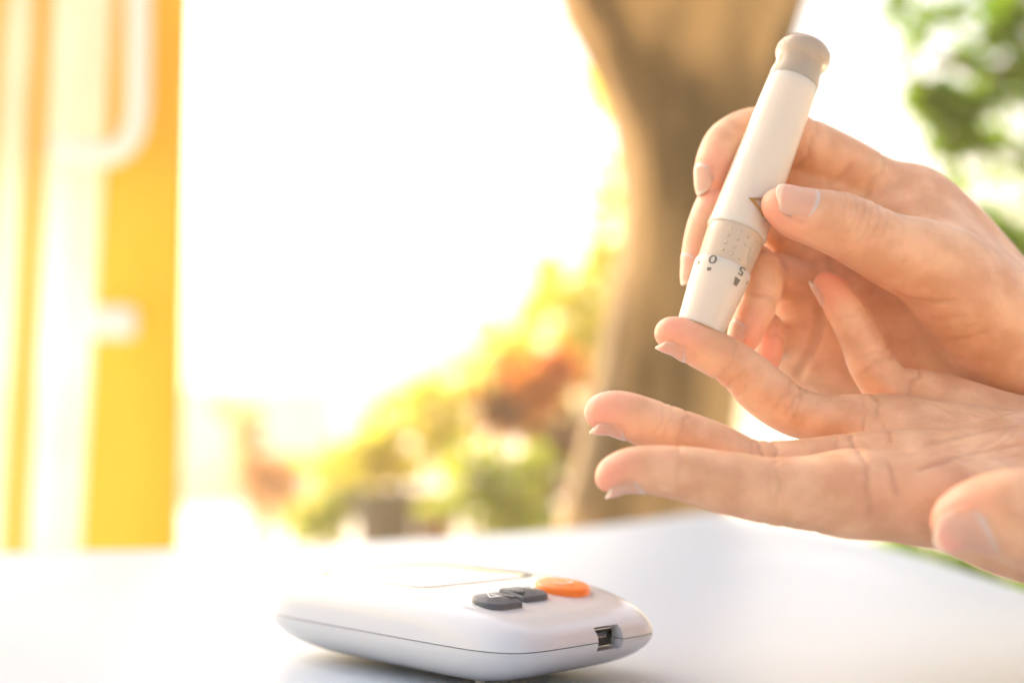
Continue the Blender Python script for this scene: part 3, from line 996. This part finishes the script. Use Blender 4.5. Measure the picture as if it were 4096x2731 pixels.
# ------------------------------------------------------------------ hands (signed-distance modelling, meshed by surface nets)
class Field:
    def __init__(self, lo, hi, h):
        self.h = h
        self.o = np.array(lo, float)
        self.n = np.ceil((np.array(hi) - self.o) / h).astype(int) + 1
        self.palm = np.full(self.n, 0.03, np.float32)
        self.fing = np.full(self.n, 0.03, np.float32)
        self.D = None
        self.crz = []

    def block(self, lo, hi):
        a = np.clip(np.floor((np.array(lo) - self.o) / self.h).astype(int), 0, self.n - 1)
        b_ = np.clip(np.ceil((np.array(hi) - self.o) / self.h).astype(int) + 1, 1, self.n)
        sl = tuple(slice(a[i], b_[i]) for i in range(3))
        g = [(self.o[i] + self.h * np.arange(a[i], b_[i])).astype(np.float32) for i in range(3)]
        return sl, g[0][:, None, None], g[1][None, :, None], g[2][None, None, :]

    def cone(self, arr, A, B, ra, rb, k, marg=0.010):
        R = max(ra, rb) + marg
        sl, X, Y, Z = self.block(np.minimum(A, B) - R, np.maximum(A, B) + R)
        if 0 in arr[sl].shape: return
        d = B - A; L2 = float(d @ d) + 1e-12
        t = ((X - A[0]) * d[0] + (Y - A[1]) * d[1] + (Z - A[2]) * d[2]) / np.float32(L2)
        np.clip(t, 0, 1, out=t)
        q = np.sqrt((X - A[0] - t * d[0]) ** 2 + (Y - A[1] - t * d[1]) ** 2 + (Z - A[2] - t * d[2]) ** 2) - (ra + (rb - ra) * t)
        cur = arr[sl]
        if k <= 0:
            np.minimum(cur, q, out=cur)
        else:
            hh = np.maximum(k - np.abs(cur - q), 0) / k
            cur[...] = np.minimum(cur, q) - hh * hh * k * 0.25

    def add(self, f):
        """f: dict(lo, hi, fn) dents the surface by fn(X,Y,Z)"""
        sl, X, Y, Z = self.block(f['lo'], f['hi'])
        self.D[sl] += f['fn'](X, Y, Z).astype(np.float32)
        self.crz.append(f)

    def sample(self, P):
        q = (np.atleast_2d(P) - self.o) / self.h
        q = np.clip(q, 0, self.n - 1.001)
        i = q.astype(int); f = q - i
        r = 0
        for dx in (0, 1):
            for dy in (0, 1):
                for dz in (0, 1):
                    wq = (f[:, 0] if dx else 1 - f[:, 0]) * (f[:, 1] if dy else 1 - f[:, 1]) * (f[:, 2] if dz else 1 - f[:, 2])
                    r = r + wq * self.D[i[:, 0] + dx, i[:, 1] + dy, i[:, 2] + dz]
        return r

    def hit(self, x, y, d0=0.33, d1=0.53):
        """first surface point along the line of sight of photo pixel x, y"""
        ds = np.arange(d0, d1, 0.0003)
        P = CAMP + ds[:, None] * ray(x, y)[None]
        s = self.sample(P)
        ok = np.where(s < 0)[0]
        return P[ok[0]] if len(ok) else None

    def mesh(self):
        D = self.D
        s = D < 0
        cnt = np.zeros(tuple(np.array(s.shape) - 1), np.uint8)
        for dx in (0, 1):
            for dy in (0, 1):
                for dz in (0, 1):
                    cnt += s[dx:s.shape[0] - 1 + dx, dy:s.shape[1] - 1 + dy, dz:s.shape[2] - 1 + dz]
        act = (cnt > 0) & (cnt < 8)
        I = np.argwhere(act)
        idx = np.full(act.shape, -1, np.int32)
        idx[act] = np.arange(len(I))
        acc = np.zeros((len(I), 3)); num = np.zeros(len(I))
        C = {}
        for c in range(8):
            o_ = np.array([c >> 2 & 1, c >> 1 & 1, c & 1])
            C[c] = D[I[:, 0] + o_[0], I[:, 1] + o_[1], I[:, 2] + o_[2]].astype(float)
        for c in range(8):
            for bit in (4, 2, 1):
                if c & bit: continue
                e_ = c | bit
                va, vb = C[c], C[e_]
                m_ = (va < 0) != (vb < 0)
                t = np.where(m_, va / np.where(m_, va - vb, 1), 0)
                pa = np.array([c >> 2 & 1, c >> 1 & 1, c & 1], float); pb_ = np.array([e_ >> 2 & 1, e_ >> 1 & 1, e_ & 1], float)
                acc += np.where(m_[:, None], pa + t[:, None] * (pb_ - pa), 0); num += m_
        V = self.o + self.h * (I + acc / num[:, None])
        Q = []
        for ax in range(3):
            sl0 = [slice(1, -1)] * 3; sl1 = [slice(1, -1)] * 3
            sl0[ax] = slice(0, -1); sl1[ax] = slice(1, None)
            a = s[tuple(sl0)]; b_ = s[tuple(sl1)]
            E = np.argwhere(a != b_)
            inside = a[E[:, 0], E[:, 1], E[:, 2]]
            off = np.ones(3, int); off[ax] = 0
            E = E + off
            u, v = (ax + 1) % 3, (ax + 2) % 3
            def cell(du, dv):
                e2 = E.copy(); e2[:, u] -= du; e2[:, v] -= dv
                return idx[e2[:, 0], e2[:, 1], e2[:, 2]]
            q = np.stack([cell(1, 1), cell(0, 1), cell(0, 0), cell(1, 0)], 1)
            q[~inside] = q[~inside][:, ::-1]
            Q.append(q)
        Q = np.concatenate(Q)
        Q = Q[(Q >= 0).all(1)]
        return V, Q


def resample(chain, sub=6):
    P = np.array([at(x, y, d) for x, y, r, d in chain]); R = np.array([r * d / FPX for x, y, r, d in chain])
    A = np.concatenate([P, R[:, None]], 1)
    n = len(A); out = []
    for i in range(n - 1):
        p0, p1, p2, p3 = A[max(i - 1, 0)], A[i], A[i + 1], A[min(i + 2, n - 1)]
        for k in range(sub):
            t = k / sub
            out.append(0.5 * ((2 * p1) + (-p0 + p2) * t + (2 * p0 - 5 * p1 + 4 * p2 - p3) * t * t + (-p0 + 3 * p1 - 3 * p2 + p3) * t ** 3))
    out.append(A[-1])
    return np.array(out)


def sstep(a, b_, x):
    t = np.clip((x - a) / (b_ - a), 0, 1)
    return t * t * (3 - 2 * t)


def crease(C, axis, dirn, R, w=0.0007, depth=0.0005, cmin=-0.1, ph=0.0, wob=0.0005):
    C = np.array(C); axis = np.array(axis) / np.linalg.norm(axis)
    dirn = np.array(dirn, float); dirn = dirn - axis * (dirn @ axis); dirn /= np.linalg.norm(dirn)
    lat = np.cross(axis, dirn)
    def fn(X, Y, Z):
        dx, dy, dz = X - C[0], Y - C[1], Z - C[2]
        s = dx * axis[0] + dy * axis[1] + dz * axis[2]
        ll = dx * lat[0] + dy * lat[1] + dz * lat[2]
        dd = dx * dirn[0] + dy * dirn[1] + dz * dirn[2]
        rad = np.sqrt(ll * ll + dd * dd) + 1e-6
        s2 = s + wob * np.sin(ll * 700 + ph) + wob * .6 * np.sin(ll * 1700 + ph * 2)
        m_ = sstep(cmin, cmin + .45, dd / rad) * (1 - sstep(R * 1.35, R * 1.6, rad))
        return depth * np.exp(-(s2 / w) ** 2) * m_
    return dict(lo=C - R * 1.7, hi=C + R * 1.7, fn=fn, depth=depth)


def groove(pts, w=0.0008, depth=0.0006):
    pts = [np.array(p) for p in pts if p is not None]
    P = np.array(pts)
    def fn(X, Y, Z):
        best = None
        for a, b_ in zip(P, P[1:]):
            d = b_ - a; L2 = float(d @ d) + 1e-12
            t = np.clip(((X - a[0]) * d[0] + (Y - a[1]) * d[1] + (Z - a[2]) * d[2]) / L2, 0, 1)
            q = (X - a[0] - t * d[0]) ** 2 + (Y - a[1] - t * d[1]) ** 2 + (Z - a[2] - t * d[2]) ** 2
            best = q if best is None else np.minimum(best, q)
        return depth * np.exp(-best / (w * w))
    return dict(lo=P.min(0) - .004, hi=P.max(0) + .004, fn=fn, depth=depth)


def nail(F, tip, axis, dors, width, length, over, name='fingernail', arc=62):
    """plate grown on the back of a fingertip; tip = centre of the last sphere"""
    axis = np.array(axis, float); axis /= np.linalg.norm(axis)
    dors = np.array(dors, float); dors -= axis * (dors @ axis); dors /= np.linalg.norm(dors)
    lat = np.cross(axis, dors)
    NU, NV = 17, 22
    base = np.array(tip) + axis * (over - length)
    grid = np.zeros((NV, NU, 3)); nrm = np.zeros((NV, NU, 3))
    rad_hold = {}
    for iv in range(NV):
        v = iv / (NV - 1)
        s = v * length
        wv = min(1, (1 - (1 - min(v / .22, 1)) ** 2.4) ** (1 / 2.4) * .5 + .5) if v < .22 else 1
        if v > .80: wv = 1 - .34 * ((v - .80) / .20) ** 2.2
        for iu in range(NU):
            u = -1 + 2 * iu / (NU - 1)
            th = math.radians(arc) * u * wv
            # the free edge is a little rounded
            vv = s - (0.16 * length * u * u if v > .5 else 0) * max(0, (v - .5) / .5) + (0.10 * length * u * u) * max(0, (.35 - v) / .35)
            dr = math.cos(th) * dors + math.sin(th) * lat
            key = iu
            if v <= .56 or key not in rad_hold:
                c = base + axis * vv
                rs = np.arange(0.0135, 0.0015, -0.0001)
                S = F.sample(c + rs[:, None] * dr)
                ok = np.where(S < 0)[0]
                r = rs[ok[0]] if len(ok) else 0.004
                rad_hold[key] = r
            else:
                r = rad_hold[key] - 0.0011 * ((v - .56) / .44) ** 1.6
            lift = 0.00036 - 0.00052 * abs(u) ** 4
            if v < .10: lift -= .0008 * (1 - v / .10)
            grid[iv, iu] = base + axis * vv + dr * (r + lift)
            nrm[iv, iu] = dr
    # smooth the plate
    for _ in range(3):
        g2 = grid.copy()
        g2[1:-1, :] = .5 * grid[1:-1, :] + .25 * (grid[:-2, :] + grid[2:, :])
        grid = g2
        g2 = grid.copy()
        g2[:, 1:-1] = .5 * grid[:, 1:-1] + .25 * (grid[:, :-2] + grid[:, 2:])
        grid = g2
    top_ = grid.reshape(-1, 3); bot_ = (grid - nrm * .00045).reshape(-1, 3)
    V = np.concatenate([top_, bot_]); N0 = NU * NV
    Fc = []
    for iv in range(NV - 1):
        for iu in range(NU - 1):
            a = iv * NU + iu
            Fc.append((a, a + 1, a + NU + 1, a + NU)); Fc.append((N0 + a, N0 + a + NU, N0 + a + NU + 1, N0 + a + 1))
    rim = [iu for iu in range(NU)] + [iv * NU + NU - 1 for iv in range(1, NV)] + [(NV - 1) * NU + iu for iu in range(NU - 2, -1, -1)] + [iv * NU for iv in range(NV - 2, 0, -1)]
    for a, b_ in zip(rim, rim[1:] + rim[:1]):
        Fc.append((a, N0 + a, N0 + b_, b_))
    me = pydata(name, V, Fc)
    bm = bmesh.new(); bm.from_mesh(me); bmesh.ops.recalc_face_normals(bm, faces=bm.faces); bm.to_mesh(me); bm.free()
    al = np.tile(np.repeat(np.arange(NV) / (NV - 1), NU), 2)
    at2 = me.attributes.new('along', 'FLOAT', 'POINT'); at2.data.foreach_set('value', al.astype(np.float32))
    # fold of skin round the plate: sides and base
    fold = [grid[iv, 0] for iv in range(int(NV * .8), -1, -1)] + [grid[0, iu] for iu in range(1, NU)] + [grid[iv, NU - 1] for iv in range(1, int(NV * .8))]
    return me, fold[::2]


def build_hand(name, label, lo, hi, h, palm, fingers, nails, creases_fn, kpalm=0.010, kbase=0.006, skinmat=None):
    F = Field(lo, hi, h)
    for chain, k in palm:
        S = resample(chain, 3)
        for a, b_ in zip(S, S[1:]):
            F.cone(F.palm, a[:3], b_[:3], a[3], b_[3], k, 0.016)
    res = {}
    for fname, (chain, nb) in fingers.items():
        S = resample(chain, 6)
        res[fname] = S
        cut_ = nb * 6
        for i, (a, b_) in enumerate(zip(S, S[1:])):
            if i < cut_:
                F.cone(F.palm, a[:3], b_[:3], a[3], b_[3], kbase if i == 0 or i % 3 == 0 else 0.0015, 0.012)
            else:
                F.cone(F.fing, a[:3], b_[:3], a[3], b_[3], 0.0, 0.010)
    k = 0.0012
    hh = np.maximum(k - np.abs(F.palm - F.fing), 0) / k
    F.D = np.minimum(F.palm, F.fing) - hh * hh * k * .25
    F.palm = F.fing = None
    root_nails = []
    for fname, dors, width, length, over, arc in nails:
        S = res[fname]
        tip = S[-1][:3]; ax = S[-1][:3] - S[-8][:3]
        me, fold = nail(F, tip, ax, dors, width, length, over, arc=arc)
        root_nails.append(me)
        F.add(groove(fold, 0.0006, 0.00028))
    creases_fn(F, res)
    V, Q = F.mesh()
    me = np_mesh(name, V, Q)
    # pigment: flushed fingertips and redder creases
    fl = np.zeros(len(V)); cz = np.zeros(len(V))
    for fname, S in res.items():
        t0 = S[-1]; R = t0[3]
        d = np.linalg.norm(V - t0[:3], axis=1)
        fl = np.maximum(fl, 1 - sstep(R * 1.0, R * 3.6, d))
    for f in F.crz:
        m_ = ((V > f['lo']) & (V < f['hi'])).all(1)
        if m_.any():
            p = V[m_]
            c = f['fn'](p[:, 0], p[:, 1], p[:, 2]) / f['depth']
            cz[m_] = np.maximum(cz[m_], c * min(1.0, f['depth'] / .0006) * .36)
    for nm, arr in (('flush', fl), ('crease', cz)):
        a_ = me.attributes.new(nm, 'FLOAT', 'POINT'); a_.data.foreach_set('value', arr.astype(np.float32))
    o = obj(name, me, M['skin'])
    tag(o, label, 'hand')
    for nm_ in root_nails:
        obj('fingernail', nm_, M['nail'], o)
    return o, F, res


def chain_at(S, f):
    """centre, axis, radius at position f (in control points) of a resampled chain"""
    i = min(int(round(f * 6)), len(S) - 2)
    i0, i1 = max(i - 2, 0), min(i + 2, len(S) - 1)
    return S[i][:3], S[i1][:3] - S[i0][:3], S[i][3]


UPD = np.array([0.0, -0.45, 0.9])

# ---- open hand, palm up
L_palm = [
    ([(915, 497, 36, .396), (960, 504, 41, .400), (1024, 523, 51, .404), (1120, 534, 58, .412), (1250, 520, 62, .42)], .006),
    ([(860, 468, 25, .417), (950, 482, 38, .42), (1024, 490, 46, .42), (1120, 495, 55, .42), (1250, 505, 66, .425)], .012),
    ([(872, 424, 22, .440), (950, 452, 33, .438), (1024, 470, 40, .435), (1120, 485, 52, .432), (1250, 500, 64, .43)], .012),
    ([(908, 395, 18, .460), (950, 419, 25, .457), (1010, 442, 31, .452), (1120, 470, 46, .443), (1250, 495, 60, .437)], .012),
    ([(1250, 508, 72, .425), (1400, 520, 84, .43), (1560, 530, 96, .435), (1640, 535, 90, .437)], .012),
]
L_fing = {
    'index': ([(925, 500, 38, .396), (871, 494, 38.5, .396), (824, 493, 38.5, .395), (776, 491, 34.5, .394), (728, 482.5, 31.5, .393), (682, 473, 27.5, .392), (638, 469, 23.5, .392), (617, 473, 19.5, .392), (609, 477.5, 14, .392)], 2),
    'middle': ([(880, 470, 27, .418), (852, 467.5, 26, .417), (805, 465, 25.5, .416), (753, 463.5, 25, .415), (709, 446, 26.5, .415), (671, 431, 25, .415), (625, 415, 24, .415), (605, 411.5, 19.5, .415), (599, 412.5, 14, .415)], 2),
    'ring': ([(905, 430, 24, .440), (868, 425, 22.5, .440), (833, 419.5, 23.5, .440), (797, 412, 25, .440), (765, 391, 26.5, .440), (734, 364, 23.3, .440), (690, 341, 21.5, .440), (673, 333.5, 17.5, .440), (669, 333, 14, .440)], 2),
    'pinky': ([(925, 412, 22, .458), (893, 392, 23.5, .459), (872, 364, 23, .460), (859.5, 335.5, 20.5, .461), (843.5, 306.5, 19, .462), (832, 291, 16, .463), (826, 284, 12.5, .463)], 1),
    'thumb': ([(1250, 515, 50, .41), (1140, 520, 54, .390), (1075, 524, 56, .370), (1020, 517, 49, .360), (985, 513, 37, .359), (962, 517, 28, .360), (951, 522, 20, .361)], 2),
}
L_nails = [
    ('index', (0.05, -.05, -1), .011, .0112, .0034, 56),
    ('middle', (0.0, -.0, -1), .011, .0112, .0034, 56),
    ('ring', (-.35, -.05, -0.9), .0105, .0108, .0034, 56),
    ('pinky', (-.8, .35, -.15), .009, .010, .0042, 58),
    ('thumb', (.05, -.88, -0.5), .013, .0160, .0058, 62),
]


def L_creases(F, res):
    for fn_, items in {
        'index': ((1.3, .0008, .0005), (3.15, .0007, .00045), (3.35, .0006, .0003), (5.1, .0006, .0003)),
        'middle': ((1.2, .0007, .0005), (1.45, .0006, .0004), (2.75, .0007, .0005), (3.0, .0007, .0005), (3.2, .0006, .00035), (4.9, .0006, .00045), (5.1, .0005, .0003), (5.25, .0005, .0003)),
        'ring': ((1.0, .0008, .0006), (1.25, .0006, .0004), (3.1, .0007, .0005), (3.35, .0007, .0005), (3.6, .0006, .0004), (5.1, .0006, .0003)),
        'pinky': ((.9, .0008, .0006), (2.0, .0007, .0005), (2.25, .0006, .0004), (3.6, .0006, .0003)),
    }.items():
        for j, (f, w_, dp) in enumerate(items):
            C, ax, R = chain_at(res[fn_], f)
            dirn = UPD if fn_ != 'pinky' else np.array([.5, -.8, .3])
            F.add(crease(C, ax, dirn, R, w_, dp, -.15, ph=j * 1.7 + len(fn_)))
    # dorsal knuckle wrinkles along the lower edge of the index finger
    for j, f in enumerate((2.2, 2.6, 2.9, 3.2, 5.0, 5.3)):
        C, ax, R = chain_at(res['index'], f)
        F.add(crease(C, ax, -UPD, R, .0008, .00035, .2, ph=j * 2.1))
    for j, f in enumerate((4.5, 4.8, 5.1)):
        C, ax, R = chain_at(res['ring'], f)
        F.add(crease(C, ax, (-.6, -.2, -.8), R, .0007, .0003, .2, ph=j * 2.1))
    # palm lines
    for pl, w_, dp in (([(889, 462), (893, 475), (897, 490)], .0008, .0005), ([(905, 452), (930, 443), (960, 436), (985, 430), (1015, 425)], .0009, .0006), ([(920, 470), (945, 462), (975, 452), (1010, 446), (1040, 440)], .0009, .0006),
                       ([(980, 447), (1000, 437), (1024, 418)], .0008, .0004), ([(938, 428), (962, 424), (990, 419), (1018, 411)], .0007, .0004), ([(975, 414), (992, 420), (1012, 428)], .0006, .00035),
                       ([(930, 456), (950, 447), (968, 445)], .0005, .0003), ([(1000, 448), (1012, 436), (1020, 424)], .0005, .0003), ([(990, 408), (1003, 416), (1010, 421)], .0005, .0003), ([(884, 424), (890, 432), (892, 442)], .0006, .0004),
                       ([(920, 400), (938, 405), (950, 412)], .0005, .0003), ([(940, 465), (965, 462), (1000, 452)], .0005, .0003), ([(960, 460), (990, 458), (1020, 455)], .0006, .0003)):
        F.add(groove([F.hit(x, y) for x, y in pl], w_, dp))


lo = np.array([0.020, 0.335, 0.010]); hi = np.array([0.345, 0.485, 0.143])
lh, FL, RL = build_hand('hand', 'open hand held palm up, its ring fingertip under the lancing pen', lo, hi, 0.0006, L_palm, L_fing, L_nails, L_creases)

# ---- hand that grips the pen
R_palm = [
    ([(905, 208, 38, .490), (950, 260, 42, .492), (1000, 330, 50, .494), (1060, 405, 62, .500), (1130, 455, 70, .508)], .012),
    ([(860, 240, 32, .495), (920, 295, 38, .497), (1000, 360, 48, .498), (1060, 410, 60, .503), (1130, 458, 70, .51)], .014),
    ([(792, 182, 21, .490), (815, 192, 25, .491), (850, 210, 29, .492), (905, 235, 34, .492)], .010),
    ([(798, 296, 27, .499), (850, 310, 32, .499), (930, 345, 38, .499)], .014),
    ([(796, 338, 24, .499), (850, 352, 31, .499), (930, 380, 38, .499)], .014),
    ([(838, 292, 29, .496), (900, 335, 36, .498), (990, 385, 46, .50), (1060, 420, 58, .504), (1130, 462, 70, .512)], .014),
    ([(822, 345, 28, .496), (890, 372, 34, .498), (980, 410, 44, .50), (1060, 435, 54, .505), (1130, 468, 66, .513)], .014),
    ([(1130, 458, 72, .508), (1260, 478, 82, .535), (1420, 490, 84, .575), (1500, 494, 78, .60)], .014),
    ([(938, 268, 37, .458), (975, 305, 47, .464), (1030, 365, 56, .478), (1090, 425, 62, .492)], .006),
    ([(905, 230, 30, .480), (950, 275, 34, .474), (1000, 330, 44, .476)], .012),
]
R_fing = {
    'index': ([(915, 212, 37, .490), (882, 192, 33, .488), (843, 166, 30, .485), (795, 141, 27.5, .482), (757, 131.5, 24.5, .481), (729, 142, 23, .4735), (716, 163, 20.5, .468), (711.5, 178, 17.0, .4665), (711.5, 184, 14.0, .4665)], 1),
    'middle': ([(868, 262, 31, .495), (828, 252, 29, .493), (785, 228, 26, .488), (750, 192, 23, .480), (722, 198, 20.5, .470), (708, 222, 19.5, .464), (700, 250, 18, .4605), (697, 268, 16, .4595), (695.5, 276, 12.5, .4595)], 1),
    'ring': ([(850, 292, 28, .496), (800, 280, 24, .490), (750, 268, 20, .481), (727, 264, 19, .475), (742, 258, 20, .469), (760, 270, 21.5, .462), (761, 294, 20.5, .459), (752, 317, 18.5, .456), (745, 334, 17, .455), (743, 341, 14, .455)], 1),
    'pinky': ([(835, 345, 27, .496), (795, 340, 20, .490), (760, 335, 15, .482), (755, 328, 15, .477), (768, 328, 16, .472), (769, 345, 15.5, .470), (766, 360, 14, .469)], 1),
    'thumb': ([(975, 305, 44, .464), (938, 268, 37, .457), (889, 249, 35.5, .451), (845, 226, 33, .447), (820, 218.5, 29.5, .4455), (799, 213, 26.5, .4445), (784, 207, 21, .4440), (777, 204.5, 16, .4440)], 2),
}
R_nails = [
    ('thumb', (.12, -.86, .52), .0135, .0150, .0028, 60),
    ('index', (-.9, -.45, .05), .0115, .0115, .0044, 58),
    ('middle', (-.92, -.35, .1), .0110, .0115, .0038, 58),
    ('ring', (-.75, -.35, .35), .0095, .0100, .0035, 58),
]


def R_creases(F, res):
    for j, (f, dp) in enumerate(((2.2, .0003), (2.42, .0004), (2.62, .0006), (2.84, .0005), (3.0, .0006), (3.2, .0005), (3.45, .0005), (3.7, .0003))):
        C, ax, R = chain_at(res['thumb'], f)
        F.add(crease(C, ax, (.2, -.75, .65), R, .00065, dp * .75, .35, ph=j * 2.3, wob=.0003))
    for fn_, items in {'ring': (4.9, 6.4), 'pinky': (4.6,), 'index': (2.9, 1.5), 'middle': ()}.items():
        for j, f in enumerate(items):
            C, ax, R = chain_at(res[fn_], f)
            F.add(crease(C, ax, (.5, -.8, 0), R, .0008, .0005, -.1, ph=j))
    for pl, w_, dp in (([(820, 280), (822, 300), (820, 322), (813, 345), (804, 362), (797, 376)], .0014, .0022), ([(829, 258), (832, 275)], .0012, .0010),
                       ([(782, 240), (785, 262), (786, 290), (778, 306)], .0012, .0010),
                       ([(893, 291), (910, 298), (935, 302), (955, 300)], .0010, .0006), ([(905, 310), (935, 318), (965, 316)], .0008, .0004), ([(930, 335), (960, 338), (985, 332)], .0008, .0004), ([(915, 325), (945, 328), (975, 324)], .0007, .0003),
                       ([(850, 165), (840, 178), (828, 184)], .0012, .0008), ([(872, 178), (866, 192)], .0012, .0008)):
        F.add(groove([F.hit(x, y) for x, y in pl], w_, dp))


lo = np.array([0.048, 0.415, 0.004]); hi = np.array([0.420, 0.640, 0.203])
rh, FR_, RR = build_hand('hand', 'hand gripping the lancing pen between thumb and curled index finger', lo, hi, 0.0007, R_palm, R_fing, R_nails, R_creases)
for o in (lh, rh):
    pass
